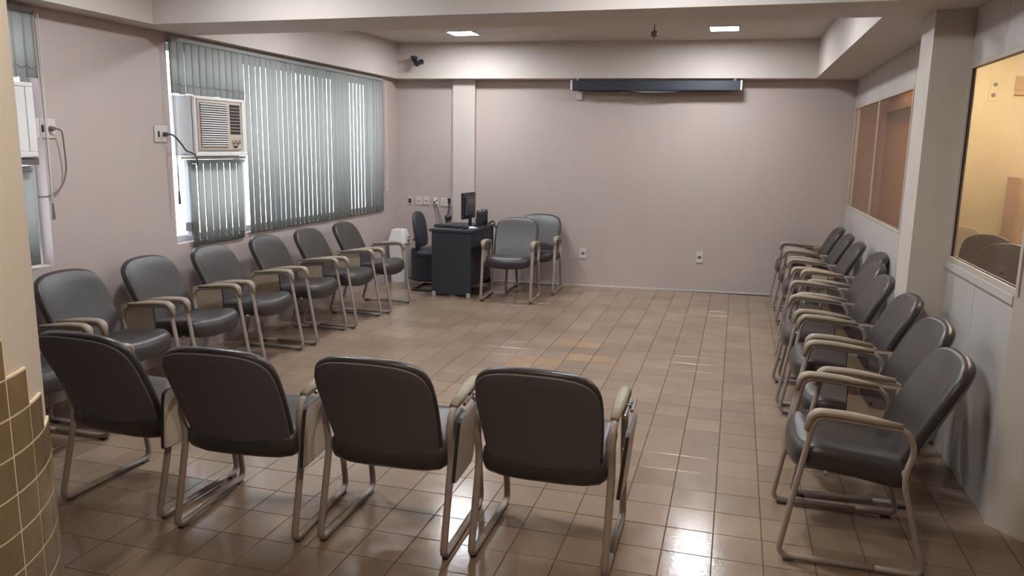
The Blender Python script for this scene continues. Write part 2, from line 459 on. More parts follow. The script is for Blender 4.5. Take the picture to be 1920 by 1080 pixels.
lamp(-.42, 1.15, 'lit warm ceiling lamp in the near bay beside the tiled column', M_LAMPW)
lamp(2.45, 6.2, 'lit warm ceiling lamp in the yellow room behind the glazing', M_WARM)
lamp(1.46, 8.6, 'small warm fill light added out of view in the brown alcove behind the bronze glazing', M_ALCOVEFILL, s=.06)  # unseen fill, added only to brighten the brown walls behind the glass
lamp(2.45, 8.6, 'lit warm ceiling lamp at the far end of the yellow room', M_WARM)

# ------------------------------------------------------------------ chairs
HWX = .287
def side_path(x):
    P = [(-.24, .045), (-.262, .013), (.262, .013), (.300, .013)]
    pts = [(x, -.255, .020), (x, .294, .020), (x, .190, .672), (x, -.150, .640), (x, -.205, .560), (x, -.168, .425), (x, -.278, .0205)]
    a = fillet([(x, -.10, .0205), (x, .292, .0205), (x, .185, .668), (x, -.168, .640), (x, -.207, .560), (x, -.172, .430), (x, -.285, .0205), (x, -.10, .0205)],
               [0, .05, .055, .042, .04, .07, .045, 0], 5)
    return a
out_b = smooth_poly([(.232, -.01), (.248, .06), (.257, .17), (.262, .29), (.261, .385), (.245, .450), (.205, .492), (.130, .516), (0, .524),
                     (-.130, .516), (-.205, .492), (-.245, .450), (-.261, .385), (-.262, .29), (-.257, .17), (-.248, .06), (-.232, -.01), (-.11, -.030), (0, -.036), (.11, -.030)], 2)
def fb(u, v, ww):
    t = v/.51; a = math.radians(14+16*t)              # recline grows with height
    y = -.180-.205*t-.035*t*t + .045*(u/.25)**2*.6
    z = .415+.482*t
    return Vector((u, y+ww*math.cos(a), z+ww*math.sin(a)))
out_s = smooth_poly([(.258, -.205), (.265, -.05), (.266, .10), (.258, .19), (.220, .245), (.12, .268), (0, .274), (-.12, .268), (-.220, .245), (-.258, .19), (-.266, .10), (-.265, -.05), (-.258, -.205), (0, -.215)], 3)
def fs(u, v, ww):
    z = .428+.048*(v+.2)/.45
    if v > .13: z -= .030*((v-.13)/.14)**2
    z -= .010*math.cos(min(1, abs(u)/.25)*PI/2)*(1 if ww > 0 else 1.8)
    return Vector((u, v, z+ww))
def make_chair():
    t = thing('armchair', '', 'chair')
    link('seat', pad(B(), out_s, .122, .048, fs, .07), M_VINYL, t, smooth=True)
    b = link('backrest', pad(B(), out_b, .066, .030, fb, .12, True), M_VINYL, t, smooth=True)
    # separate dark shell on the rear of the backrest
    out_r = [(u*.975, .25+(v-.25)*.975) for u, v in out_b]
    link('back_shell', pad(B(), out_r, .010, .004, lambda u, v, ww: fb(u, v, ww-.019), .05), M_VINYLB, b, smooth=True)
    for s in (-1, 1):
        f = link('side_frame', sweep(B(), side_path(s*HWX), .0165, .0125, 10, side=(1, 0, 0)), M_TUBE, t, smooth=True)
        arm = fillet([(s*HWX, .214, .598), (s*HWX, .198, .682), (s*HWX, .06, .680), (s*HWX, -.148, .653)], [0, .05, .06, 0], 6)
        link('armrest', sweep(B(), arm, .027, .0175, 12, side=(1, 0, 0), taper=lambda q: min(1, .62+q*3, .70+(1-q)*5)), M_PAD, t, smooth=True)
        for y in (-.235, .245):
            link('glide', bx(s*HWX-.014, s*HWX+.014, y-.022, y+.022, 0, .012, bev=.002, seg=1), M_DGREY, f)
        pl = B(); sgn = s
        sweep(pl, [(s*(HWX-.010), -.172, .448), (s*(HWX-.05), -.165, .440), (s*.17, -.15, .412)], .007, .016, 8, side=(0, 1, 0))
        link('seat_bracket', pl, M_TUBE, t, smooth=True)
    for y, z in ((.12, .402), (-.14, .400)):
        link('crossbar', sweep(B(), [(-HWX+.03, y, z), (HWX-.03, y, z)], .012, .012, 8), M_TUBE, t, smooth=True)
    return t
def add_tablet(t, bracket=True):
    tb_ = B()
    def q(y, z):   # leaning panel plane
        return Vector((.360-(.66-z)*.10, y+.025, z))
    ol = smooth_poly([(-.30, .365), (-.31, .39), (-.315, .60), (-.30, .640), (-.26, .648), (-.10, .652), (-.055, .645), (-.045, .61), (-.05, .41), (-.065, .37), (-.10, .362), (-.26, .358)], 2)
    def prism(bm, ol, x0, x1, k=1.0):
        cy = sum(p[0] for p in ol)/len(ol); cz = sum(p[1] for p in ol)/len(ol)
        A = [bm.verts.new(q(cy+(y-cy)*k, cz+(z-cz)*k)+Vector((x0, 0, 0))) for y, z in ol]
        C = [bm.verts.new(q(cy+(y-cy)*k, cz+(z-cz)*k)+Vector((x1, 0, 0))) for y, z in ol]
        n = len(ol)
        for i in range(n): bm.faces.new((A[i], A[(i+1) % n], C[(i+1) % n], C[i]))
        bm.faces.new(A[::-1]); bm.faces.new(C); return bm
    w_ = link('tablet', prism(B(), ol, -.0085, .0085, .975), M_TAB, t)
    link('edge_band', prism(B(), ol, -.0072, .0072, 1.0), M_EDGE, w_)
    pl = smooth_poly([(-.26, .535), (-.26, .63), (-.10, .635), (-.10, .60), (-.145, .535), (-.20, .525)], 1)
    pp = link('mounting_plate', prism(B(), pl, -.0125, -.008), M_PLATE, w_)
    for y, z in ((-.155, .552), (-.235, .550)):
        c = q(y, z); link('bolt', cyl(B(), c+Vector((-.017, 0, 0)), c+Vector((-.011, 0, 0)), .006, n=8), M_BLACKG, w_)
    if bracket:
        br = B()
        box(br, HWX+.015, HWX+.064, .055, .070, .650, .666); box(br, HWX+.015, HWX+.064, .015, .030, .650, .666)
        cyl(br, (HWX+.034, -.10, .648), (HWX+.034, .10, .662), .008, n=10); cyl(br, (HWX+.057, -.04, .658), (HWX+.057, .10, .664), .008, n=10)
        link('hinge_bracket', br, M_CHROME, t)
def copy_tree(o, parent=None):
    c = o.copy(); COL.objects.link(c)
    if parent: c.parent = parent
    for ch in list(o.children): copy_tree(ch, c)
    return c
proto = make_chair(); add_tablet(proto)
GF, GW, GP, GD = 'chairs standing with their backs to the viewer', 'chairs in the row under the window blinds', 'chairs in the row along the glazed partition', 'chairs beside the black desk'
# x, y, facing angle (0 = +y), label, group
CH = [
 (-2.765, 3.085, -1.5, 'charcoal vinyl armchair seen from behind, first of its row from the tiled column', GF),
 (-2.085, 3.050, 5.0, 'charcoal vinyl armchair seen from behind, second of its row from the tiled column', GF),
 (-1.395, 3.130, 2.0, 'charcoal vinyl armchair seen from behind, third of its row from the tiled column', GF),
 (-.707, 3.195, 0.5, 'charcoal vinyl armchair seen from behind, last of its row, beside the open floor', GF),
 (-3.76, 3.26, -90, 'charcoal armchair mostly hidden behind the tiled column, in the row under the blinds', GW),
 (-3.77, 3.965, -91, 'charcoal armchair against the bare wall under the hanging cord, next after the hidden one', GW),
 (-3.76, 4.685, -90, 'charcoal armchair against the bare wall under the plug outlet with the bent cable', GW),
 (-3.76, 5.425, -89, 'charcoal armchair under the short lower blind below the air conditioner', GW),
 (-3.75, 6.19, -88, 'charcoal armchair third from the white bin in the row under the blinds', GW),
 (-3.72, 6.875, -88, 'charcoal armchair second from the white bin in the row under the blinds', GW),
 (-3.70, 7.60, -87, 'charcoal armchair beside the white bin, last of the row under the blinds', GW),
 (.565, 3.62, 90, 'charcoal armchair in front of the splayed cream wall, first of the partition row', GP),
 (.655, 4.32, 91, 'charcoal armchair under the clear window, second of the partition row from the splayed wall', GP),
 (.665, 5.05, 90, 'charcoal armchair in front of the partition pillar, third of its row', GP),
 (.650, 5.80, 90, 'charcoal armchair just past the partition pillar, fourth of its row', GP),
 (.700, 6.48, 90, 'charcoal armchair fifth of the partition row, before the one pushed to the wall', GP),
 (.830, 7.16, 90, 'charcoal armchair pushed closer to the partition than its row', GP),
 (.760, 7.88, 90, 'charcoal armchair third from the end wall in the partition row', GP),
 (.760, 8.63, 90, 'charcoal armchair second from the end wall in the partition row', GP),
 (.760, 9.38, 90, 'charcoal armchair closest to the end wall in the partition row', GP),
 (-2.455, 8.575, 184, 'grey vinyl armchair facing the room in front of the black desk side', GD),
 (-2.330, 9.195, 182, 'grey vinyl armchair against the end wall, behind the other chair by the desk', GD),
]
for n, (x, y, a, lab, grp) in enumerate(CH):
    c = proto if n == 0 else copy_tree(proto)
    c.location = (x, y, 0); c.rotation_euler = (0, 0, math.radians(a)); c['label'] = lab; c['group'] = grp

# chairs of the yellow room behind the clear glazing: plain plastic shells
def shell_chair(x, y, a, m, lab):
    t = thing('stacking_chair', lab, 'chair', (x, y, 0), math.radians(a), 'plastic chairs in the yellow room'); t.scale = (1.07, 1.07, 1.07)
    ol = smooth_poly([(.19, 0), (.215, .18), (.21, .33), (.17, .40), (.08, .432), (0, .438), (-.08, .432), (-.17, .40), (-.21, .33), (-.215, .18), (-.19, 0), (0, -.01)], 2)
    link('backrest', pad(B(), ol, .022, .010, lambda u, v, ww: Vector((u, -.20-.10*v/.43+.25*u*u+ww, .50+v)), .05), m, t, smooth=True)
    os_ = smooth_poly([(.2, -.2), (.215, 0), (.2, .18), (.1, .215), (-.1, .215), (-.2, .18), (-.215, 0), (-.2, -.2)], 2)
    link('seat', pad(B(), os_, .03, .012, lambda u, v, ww: Vector((u, v, .45+ww)), .05), m, t, smooth=True)
    for sx in (-1, 1):
        for sy in (-1, 1):
            top = (sx*.17, sy*.16, .44); bot = (sx*.20, sy*.20, 0)
            link('leg', cyl(B(), bot, top, .011, n=10), M_PLATE, t)
        link('back_post', sweep(B(), [(sx*.16, -.18, .43), (sx*.17, -.215, .60), (sx*.17, -.25, .72)], .010, n=8), M_PLATE, t, smooth=True)
    return t
M_SHG = mat('grey_plastic_shell', (.30, .26, .22, 1), .45); M_SHB = mat('dark_brown_plastic_shell', (.055, .040, .036, 1), .4)
shell_chair(2.11, 8.90, 140, M_SHG, 'pale grey plastic chair behind the clear glazing by the pillar')
shell_chair(2.13, 8.06, 140, M_SHB, 'dark brown plastic chair behind the clear glazing, beside the grey one')
shell_chair(2.07, 7.26, 140, M_SHB, 'dark brown plastic chair behind the clear glazing, next to the splayed wall')

# ------------------------------------------------------------------ vertical blinds
HR_X = XL+.02
def slat_bm(wd, h, th=.0012):
    bm = B(); n = 4; F, K = [], []
    for k in range(n+1):
        u = -wd/2+wd*k/n; c = .004*(1-(2*u/wd)**2)
        for z in (-h, 0):
            F.append(bm.verts.new((c+th/2, u, z))); K.append(bm.verts.new((c-th/2, u, z)))
    for k in range(n):
        bm.faces.new((F[2*k], F[2*k+2], F[2*k+3], F[2*k+1])); bm.faces.new((K[2*k], K[2*k+1], K[2*k+3], K[2*k+2]))
        for e in (0, 1): bm.faces.new((F[2*k+e], K[2*k+e], K[2*k+2+e], F[2*k+2+e]))
    bm.faces.new((F[0], F[1], K[1], K[0])); bm.faces.new((F[-2], K[-2], K[-1], F[-1])); return bm
def blind(label, rail, groups, name='vertical_blind', grp='vertical blinds', angs=(-2.5, -8.0), chain=True):
    t = thing(name, label, 'blind', (HR_X, rail[0], rail[2]), group=grp)
    link('headrail', bx(-.018, .018, 0, rail[1]-rail[0], -.03, 0, bev=.004), M_SLAT, t)
    for (y0, y1, ztop, zbot, cl) in groups:
        n = max(1, round((y1-y0)/.0875)); p = (y1-y0)/n
        s0 = None
        wt = B(); hk = B()
        for k in range(n):
            yc = y0+(k+.5)*p-rail[0]
            a = math.radians(random.uniform(*angs)) if not cl else math.radians(random.uniform(.5, -3.5))
            if random.random() < .15: a = math.radians(random.uniform(0, 2))
            jz = random.uniform(-.004, .004)
            if s0 is None: o = s0 = link('slat', slat_bm(.0895, ztop-zbot-(.03 if abs(ztop-rail[2]) < .01 else 0)), M_SLAT, t, smooth=True)
            else: o = share(s0, 'slat', t)
            o.location = (0, yc, ztop-rail[2]+jz-.03 if abs(ztop-rail[2]) < .01 else ztop-rail[2]+jz); o.rotation_euler = (0, 0, -a)
            if chain:
                zb = zbot-rail[2]+.075
                sweep(hk, [(.008, yc-.032, zb), (.010, yc-.02, zb-.012), (.010, yc+.014, zb-.012), (.009, yc+.030, zb+.004)], .0025, n=5)
        if chain:
            h = link('bead_chain', hk, M_CORD, t); h['kind'] = 'stuff'
    return t
SZB = .925
b1 = blind('long grey green vertical blind covering the window from the air conditioner to the corner',
           (5.25, 9.05, 2.545), [(6.20, 9.05, 2.545, SZB, False), (5.25, 6.20, 2.545, 2.116, True)])
b2 = blind('short lower vertical blind hanging below the air conditioner', (5.40, 6.14, 1.60), [(5.41, 6.12, 1.57, SZB-.03, False)], grp='vertical blinds', angs=(-1, -6))
b3 = blind('narrow grey green vertical blind showing beside the tiled column', (3.0, 4.03, 2.545), [(3.88, 4.03, 2.545, 2.12, True), (3.0, 3.88, 2.545, 2.12, True)])
b4 = blind('lower grey green blind strip under the boxed wall unit beside the column', (3.0, 3.93, 1.58), [(3.0, 3.93, 1.55, .95, True)], grp='vertical blinds')
def pull(y, z1, label, dy=0.0):
    t = thing('blind_cord', label, 'cord', (XL+.05, y, 2.53), group='hanging blind cords')
    for k, s in enumerate((-.012, .012)):
        link('cord', sweep(B(), [(0, s, 0), (.004, s*.7+dy*.5, (z1-2.53)*.6), (0, s*.3+dy, z1-2.53+.02)], 0.0032, n=6), M_OFFW if k else M_CORD, t)
    link('tassel', sweep(B(), [(0, dy, z1-2.53+.03), (0, dy, z1-2.53-.075)], .012, n=8, taper=lambda q: .6+.4*q), M_PLATE, t)
pull(4.03, 1.31, 'pale blind cord hanging beside the wall outlet near the column')
pull(5.235, 1.33, 'pale blind cord hanging beside the air conditioner')
t = thing('blind_cord', 'thin white blind cord at the far end of the long blind', 'cord', (XL+.05, 9.08, 2.53), group='hanging blind cords')
link('cord', sweep(B(), [(0, 0, 0), (.004, .006, -.8), (0, .01, -1.28)], .006, n=6), M_OFFW, t)
link('tassel', sweep(B(), [(0, .01, -1.27), (0, .01, -1.36)], .011, n=8), M_OFFW, t)

# ------------------------------------------------------------------ window air conditioners
def aircon(y0, y1, z0, z1, label, detail=True):
    xf = XL+.13; Wd, Hh = y1-y0, z1-z0
    t = thing('air_conditioner', label, 'air conditioner', (XL, y0, z0), group='window air conditioners')
    cs = B()
    box(cs, -.25, .118, 0, Wd, 0, Hh, bev=.008)
    link('casing', cs, M_WHITE, t)
    fr = B(); rim = .02
    for a, b, c, d_ in ((0, Wd, 0, .03), (0, Wd, Hh-.025, Hh), (0, .025, .03, Hh-.025), (Wd-.055, Wd, .03, Hh-.025)):
        box(fr, .10, .130, a, b, c, d_, bev=.004)
    link('front_frame', fr, M_WHITE, t)
    if not detail:
        link('front_panel', bx(.10, .125, .025, Wd-.055, .03, Hh-.025, bev=.004), M_WHITE, t)
        link('drip_tray', bx(-.02, .11, .12, Wd+.02, -.05, -.005, bev=.004), M_PLATE, t)
        return t
    gy0, gy1, gz0, gz1 = .035, Wd-.075, .045, Hh-.03
    g_ = link('grille', bx(.10, .135, gy0, gy1, gz0, gz1, bev=.010), M_BEIGEP, t)
    ly0, ly1 = gy0+.025, gy0+(gy1-gy0)*.655
    link('grille_recess', bx(.1345, .1362, ly0, ly1, gz0+.03, gz1-.02), M_EDGE, t)
    n = 19; h = (gz1-gz0-.05)/n
    l0 = None
    for k in range(n):
        z = gz0+.03+(k+.5)*h
        if l0 is None:
            l0 = o = link('louver', bx(0, .013, ly0+.002, ly1-.002, -h*.24, h*.24, bev=.002, seg=1), M_WHITE, g_)
        else: o = share(l0, 'louver', g_)
        o.location = (.134, 0, z); o.rotation_euler = (0, .35, 0)
    vy0, vy1, vz0, vz1 = gy0+(gy1-gy0)*.72, gy0+(gy1-gy0)*.955, gz0+(gz1-gz0)*.34, gz1-.02
    v = link('air_outlet', bx(.1345, .1375, vy0, vy1, vz0, vz1), M_BLACKG, t)
    f0 = None
    for k in range(1, 9):
        z = vz0+(vz1-vz0)*k/9
        if f0 is None: f0 = o = link('fin', bx(0, .004, vy0, vy1, -.0022, .0022), M_BEIGEP, v)
        else: o = share(f0, 'fin', v)
        o.location = (.137, 0, z)
    for k in range(2):
        y = vy0+(vy1-vy0)*(.28+.46*k)
        kb = link('knob', cyl(B(), (.134, y, vz0-.062), (.152, y, vz0-.062), .021, .017, 16), M_BEIGEP, t)
        link('pointer', bx(.152, .156, y-.003, y+.003, vz0-.080, vz0-.044), M_PLATE, kb)
    link('badge', bx(.1345, .138, vy0+.035, vy0+.085, gz0+.022, gz0+.040), M_BLACKG, t)
    return t
aircon(5.365, 6.05, 1.632, 2.108, 'white window air conditioner with beige louvred grille set in the blinds')
aircon(3.05, 3.885, 1.64, 2.085, 'white boxed air conditioner front partly hidden behind the tiled column', detail=False)
# shelf bracket below the air conditioner
tr = struct('trim_2', bx(XL-.02, XL+.10, 5.36, 6.07, 1.605, 1.628, bev=.003), M_ALU)
tr = B(); box(tr, XL-.04, XL+.0, 5.42, 5.47, .98, 1.60); box(tr, XL-.04, XL+.0, 6.13, 6.17, .96, 1.60)
struct('trim_3', tr, M_ALUW)
struct('trim_4', bx(XL-.04, XL+.02, 5.40, 5.475, 1.02, 1.09), M_PLATE)

# ------------------------------------------------------------------ outlets and switches
def outlet_left(y, z, label, dark=True):
    t = thing('wall_outlet', label, 'outlet', (XL, y, z), group='outlets on the window wall')
    link('cover_plate', bx(0, .010, -.072, .072, -.062, .062, bev=.004), M_OFFW, t)
    link('switch', bx(.008, .014, -.040, -.022, -.022, .022, bev=.002), M_BLACKG, t)
    link('socket', cyl(B(), (.006, .028, 0), (.014, .028, 0), .022, n=14), M_OFFW, t); return t
outlet_left(4.075, 1.815, 'cream outlet plate with a grey plug beside the tiled column')
outlet_left(5.125, 1.80, 'cream outlet plate with a dark plug beside the air conditioner')
def cordthing(name, label, pts, r, m, plug=None, grp=None, cat='cable'):
    t = thing(name, label, cat, pts[0], group=grp); o0 = Vector(pts[0])
    P = [Vector(p)-o0 for p in pts]
    # catmull
    S = []
    for i in range(len(P)-1):
        a, b, c, d_ = P[max(i-1, 0)], P[i], P[i+1], P[min(i+2, len(P)-1)]
        for k in range(6):
            q = k/6; S.append(.5*((2*b)+(-a+c)*q+(2*a-5*b+4*c-d_)*q*q+(-a+3*b-3*c+d_)*q**3))
    S.append(P[-1])
    link('cable', sweep(B(), S, r, n=8), m, t, smooth=True)
    if plug: link('plug', cyl(B(), plug[0], plug[1], .018, .012, 12), m, t)
    return t
cordthing('power_cable', 'short dark power cable from the outlet to the air conditioner',
          [(XL+.045, 5.15, 1.80), (XL+.06, 5.20, 1.79), (XL+.07, 5.27, 1.725), (XL+.06, 5.335, 1.675), (XL+.14, 5.34, 1.64), (XL+.15, 5.345, 1.56)], .007, M_DGREY, ((-.033, 0, 0), (.004, 0, 0)), 'power cables on the window wall')
cordthing('power_cable', 'thin grey power cable looping down the wall beside the tiled column',
          [(XL+.045, 4.10, 1.815), (XL+.06, 4.14, 1.80), (XL+.05, 4.16, 1.70), (XL+.04, 4.17, 1.55), (XL+.03, 4.13, 1.44), (XL+.02, 4.04, 1.385), (XL+.015, 3.96, 1.385)], .005, M_PLATE, ((-.033, 0, 0), (.004, 0, 0)), 'power cables on the window wall')
def wallplate(x, z, wd, ht, label, kind):
    t = thing('wall_outlet', label, 'outlet', onback(x, z), ANG, 'outlets on the end wall')
    link('cover_plate', bx(-wd/2, wd/2, -.012, 0, -ht/2, ht/2, bev=.003), M_OFFW, t)
    if kind == 'switch': link('switch', bx(-wd*.27, wd*.27, -.017, -.010, -.008, .008, bev=.002), M_BEIGEP, t); link('gap', bx(-wd*.22, wd*.22, -.0185, -.016, -.003, .004), M_PLATE, t)
    if kind == 'dark': link('socket', bx(-wd*.33, wd*.33, -.016, -.010, -ht*.30, ht*.30, bev=.002), M_BLACKG, t)
    if kind == 'double':
        link('button', bx(-wd*.30, -wd*.18, -.018, -.010, -.018, .018, bev=.002), M_BEIGEP, t); link('socket', cyl(B(), (wd*.22, -.018, 0), (wd*.22, -.010, 0), .022, n=14), M_BLACKG, t)
    if kind == 'socket': link('socket', bx(-wd*.25, wd*.25, -.016, -.010, -.018, .014, bev=.002), M_PLATE, t)
    return t
wallplate(-4.145, 1.025, .062, .100, 'black faced outlet at the corner end of the plates above the office chair', 'dark')
wallplate(-4.025, 1.027, .080, .105, 'cream switch plate second from the corner on the end wall', 'switch')
wallplate(-3.918, 1.030, .080, .105, 'cream switch plate third from the corner on the end wall', 'switch')
wallplate(-3.790, 1.022, .066, .105, 'black socket with two white plugs on the end wall', 'dark')
wallplate(-3.640, 1.020, .165, .110, 'wide cream double plate next to the end wall pier', 'double')
wallplate(-1.835, .425, .082, .135, 'cream outlet low on the end wall nearer the grey chairs', 'socket')
wallplate(-.386, .437, .085, .140, 'cream outlet low on the end wall nearer the partition row', 'socket')
# plugs and leads
t = thing('plug_lead', 'white plugs with twin grey leads dropping to the desk', 'cable', onback(-3.79, 1.03, -.014), ANG)
for dx, dz in ((-.006, .014), (.012, -.022)):
    link('plug', cyl(B(), (dx, -.035, dz), (dx, 0, dz), .014, .017, 12), M_WHITE, t)
for k, e in enumerate((.05, .075)):
    link('lead', sweep(B(), [(.012, -.03, -.03), (.02+e*.3, -.04, -.12), (e+.02, -.05, -.24), (e+.03, -.06, -.32)], .006, n=6), M_PLATE, t)
t = thing('conduit_cable', 'thin black cable running down the edge of the end wall pier', 'cable', onback(-3.556, 0, -.012), ANG)
link('cable', sweep(B(), [(0, 0, .78), (.003, 0, 1.6), (0, 0, HB-.03)], .0085, n=6), M_BLACKG, t)

# ------------------------------------------------------------------ projector screen case under the end beam
sx0, sx1 = -2.01, -.05
t = thing('projector_screen', 'rolled black projector screen case under the end beam', 'projector screen', onback((sx0+sx1)/2, 2.49, -.17), ANG)
hw = (sx1-sx0)/2
link('case', bx(-hw, hw, -.05, .05, -.062, .058, bev=.012), M_SCREENH, t)
for s in (-1, 1):
    link('end_cap', bx(min(s*hw, s*(hw+.022)), max(s*hw, s*(hw+.022)), -.053, .053, -.055, .060, bev=.004), M_WHITE, t)
    link('bracket', bx(s*(hw-.06)-.015, s*(hw-.06)+.015, -.02, .02, .055, .08), M_WHITE, t)
link('bottom_bar', sweep(B(), [(-hw+.08, -.01, -.066), (-hw*.35, -.01, -.070), (-.05, -.01, -.100), (hw*.30, -.01, -.078), (hw-.1, -.01, -.064)], .007, n=8), M_BLACKG, t)
link('fabric_edge', bx(-hw*.40, hw*.25, -.004, .0, -.082, -.060), M_PAPER, t)
t = tag(link('junction_box', bx(-.038, .038, -.030, 0, -.045, .045, bev=.003), M_OFFW, loc=onback(-1.94, 2.375)), 'small cream junction box on the end wall below the screen case', 'junction box'); t.rotation_euler = (0, 0, ANG)

# ------------------------------------------------------------------ security camera, hanging ball
t = thing('security_camera', 'small black security camera on the end beam near the blinds', 'camera', onback(-3.93, 2.76, -.22), ANG)
link('mount', cyl(B(), (.02, 0, .01), (.02, -.02, .01), .032, n=16), M_BLACKG, t)
link('arm', sweep(B(), [(.02, -.015, .01), (.035, -.05, -.012), (.01, -.09, .0)], .013, n=8), M_BLACKG, t)
link('body', cyl(B(), (-.055, -.07, .045), (.015, -.16, -.035), .036, .030, 16), M_BLACKG, t)
link('hood', bx(-.070, -.010, -.16, -.05, .030, .070, bev=.012), M_BLACKG, t)
t = thing('ceiling_sensor', 'small grey ball hanging on a thin rod from the ceiling', 'sensor', (-.905, 8.33, HC))
link('rod', cyl(B(), (0, 0, 0), (0, 0, -.065), .005, n=8), M_DGREY, t)
s = B(); bmesh.ops.create_uvsphere(s, u_segments=18, v_segments=12, radius=.037); bmesh.ops.translate(s, vec=(0, 0, -.098), verts=s.verts)
link('ball', s, M_PLATE, t, smooth=True)
link('ceiling_rose', cyl(B(), (0, 0, 0), (0, 0, -.006), .018, n=12), M_OFFW, t)

# ------------------------------------------------------------------ desk corner
DX0, DX1, DY0, DY1, DH = -3.40, -2.90, 8.42, 9.30, .79
t = thing('computer_desk', 'black laminate computer desk in the corner below the pier', 'desk', ((DX0+DX1)/2, (DY0+DY1)/2, 0))
hx, hy = (DX1-DX0)/2, (DY1-DY0)/2
link('desktop', bx(-hx-.01, hx+.02, -hy-.015, hy, DH-.028, DH, bev=.003), M_BLACK, t)
for y in (-hy, hy-.022):
    link('end_panel', bx(-hx+.02, hx, y, y+.022, .035, DH-.028), M_BLACK, t)
link('modesty_panel', bx(hx-.03, hx-.01, -hy+.022, hy-.022, .12, DH-.028), M_BLACK, t)
for x in (-hx+.045, hx-.025):
    for y in (-hy+.012, hy-.012):
        link('foot', bx(x-.022, x+.022, y-.018, y+.018, 0, .055, bev=.003), M_ALU, t)
cx, cyy = (DX0+DX1)/2, (DY0+DY1)/2
t = thing('keyboard', 'black keyboard lying on the front of the desk', 'keyboard', (-3.24, 8.70, DH), math.radians(-12))
kb = link('base', bx(-.20, .16, -.085, .085, 0, .024, bev=.008), M_BLACKG, t)
kk = B()
for r in range(5):
    for c_ in range(15): box(kk, -.187+c_*.0226, -.187+c_*.0226+.018, -.068+r*.028, -.068+r*.028+.022, .024, .031)
ko = link('keys', kk, M_DGREY, t); ko['kind'] = 'stuff'
t = thing('monitor', 'black flat monitor seen from behind on the desk', 'monitor', (-3.105, 8.93, DH), math.radians(-94))
# local: screen faces +x rotated; built facing -y then turned
link('foot_plate', bx(-.11, .11, -.08, .08, 0, .014, bev=.006), M_BLACKG, t)
link('neck', bx(-.03, .03, .01, .035, .01, .18, bev=.005), M_BLACKG, t)
pn = link('display', bx(-.185, .185, -.02, .016, .09, .405, bev=.007), M_BLACKG, t)
link('rear_panel', bx(-.145, .145, .014, .034, .13, .36, bev=.012), M_DGREY, pn)
link('screen_glass', bx(-.172, .172, -.0215, -.0195, .105, .392), M_EDGE, pn)
link('rating_label', bx(-.10, .10, .033, .0352, .28, .335), M_PLATE, pn)
for (x, y, a, l) in ((-2.945, 8.93, -80, 'black desktop speaker beside the monitor'), (-2.94, 9.07, -80, 'black desktop speaker nearer the grey chairs')):
    t = thing('speaker', l, 'speaker', (x, y, DH), math.radians(a), 'desktop speakers')
    sp = B(); ol = smooth_poly([(.045, 0), (.046, .12), (.040, .175), (.022, .195), (-.022, .195), (-.040, .175), (-.046, .12), (-.045, 0), (0, -.0)], 2)
    link('cabinet', pad(sp, ol, .085, .018, lambda u, v, ww: Vector((u, ww-.01, v+.005)), .05), M_BLACKG, t, smooth=True)
    link('speaker_cone', cyl(B(), (0, -.062, .075), (0, -.045, .075), .028, .032, 16), M_DGREY, t)
    link('base', bx(-.045, .045, -.045, .04, 0, .012, bev=.004), M_BLACKG, t)
tag(link('mouse', pad(B(), smooth_poly([(.028, -.05), (.032, 0), (.025, .045), (0, .055), (-.025, .045), (-.032, 0), (-.028, -.05), (0, -.056)], 2), .036, .016, lambda u, v, ww: Vector((u, v, .016+ww*.8)), .2), M_BLACKG, smooth=True, loc=(-3.03, 8.62, DH)), 'black mouse on the desk by the sheet of paper', 'mouse')
tag(link('paper_sheet', bx(-.07, .07, -.10, .10, 0, .004), M_PAPER, loc=(-3.03, 8.75, DH)), 'white paper lying on the desk in front of the monitor', 'paper').rotation_euler = (0, 0, .6)
t = thing('desk_microphone', 'round black webcam ball on the desk with its lead going up to the outlet', 'webcam', (-3.47, 9.20, DH))
s = B(); bmesh.ops.create_uvsphere(s, u_segments=18, v_segments=12, radius=.046); bmesh.ops.translate(s, vec=(0, 0, .062), verts=s.verts)
link('ball', s, M_BLACKG, t, smooth=True); link('lens', cyl(B(), (.01, -.05, .06), (.008, -.042, .06), .015, n=14), M_DGREY, t)
link('stand', cyl(B(), (0, 0, 0), (0, 0, .03), .045, .03, 18), M_BLACKG, t)
t_pl = Vector(onback(-3.604, 1.045, -.02)) - Vector((-3.47, 9.20, DH))
for e in (-.010, .010):
    link('lead', sweep(B(), [(e*.5, 0, .09), (e-.03, .12, .17), tuple(t_pl*.9+Vector((e, 0, 0))), tuple(t_pl+Vector((e*.4, 0, 0)))], .006, n=6), M_BLACKG, t)
link('plug', cyl(B(), t_pl+Vector((0, -.02, .01)), t_pl+Vector((0, .008, .01)), .020, n=12), M_BLACKG, t)
cordthing('desk_cable', 'black cables hanging off the back edge of the desk beside the chair', [(-2.93, 9.20, DH+.012), (-2.86, 9.16, DH+.05), (-2.80, 9.05, DH+.0), (-2.77, 9.08, DH-.10), (-2.765, 9.1, DH-.28)], .010, M_BLACKG)

t = thing('computer_tower', 'black computer tower on the floor behind the office chair', 'computer', (-3.78, 9.36, 0))
link('case', bx(-.22, .22, -.09, .09, .012, .43, bev=.006), M_BLACK, t)
link('front_panel', bx(-.228, -.215, -.085, .085, .02, .42, bev=.004), M_BLACKG, t)
for x in (-.17, .17):
    for y in (-.06, .06): link('foot', cyl(B(), (x, y, 0), (x, y, .014), .016, n=10), M_DGREY, t)
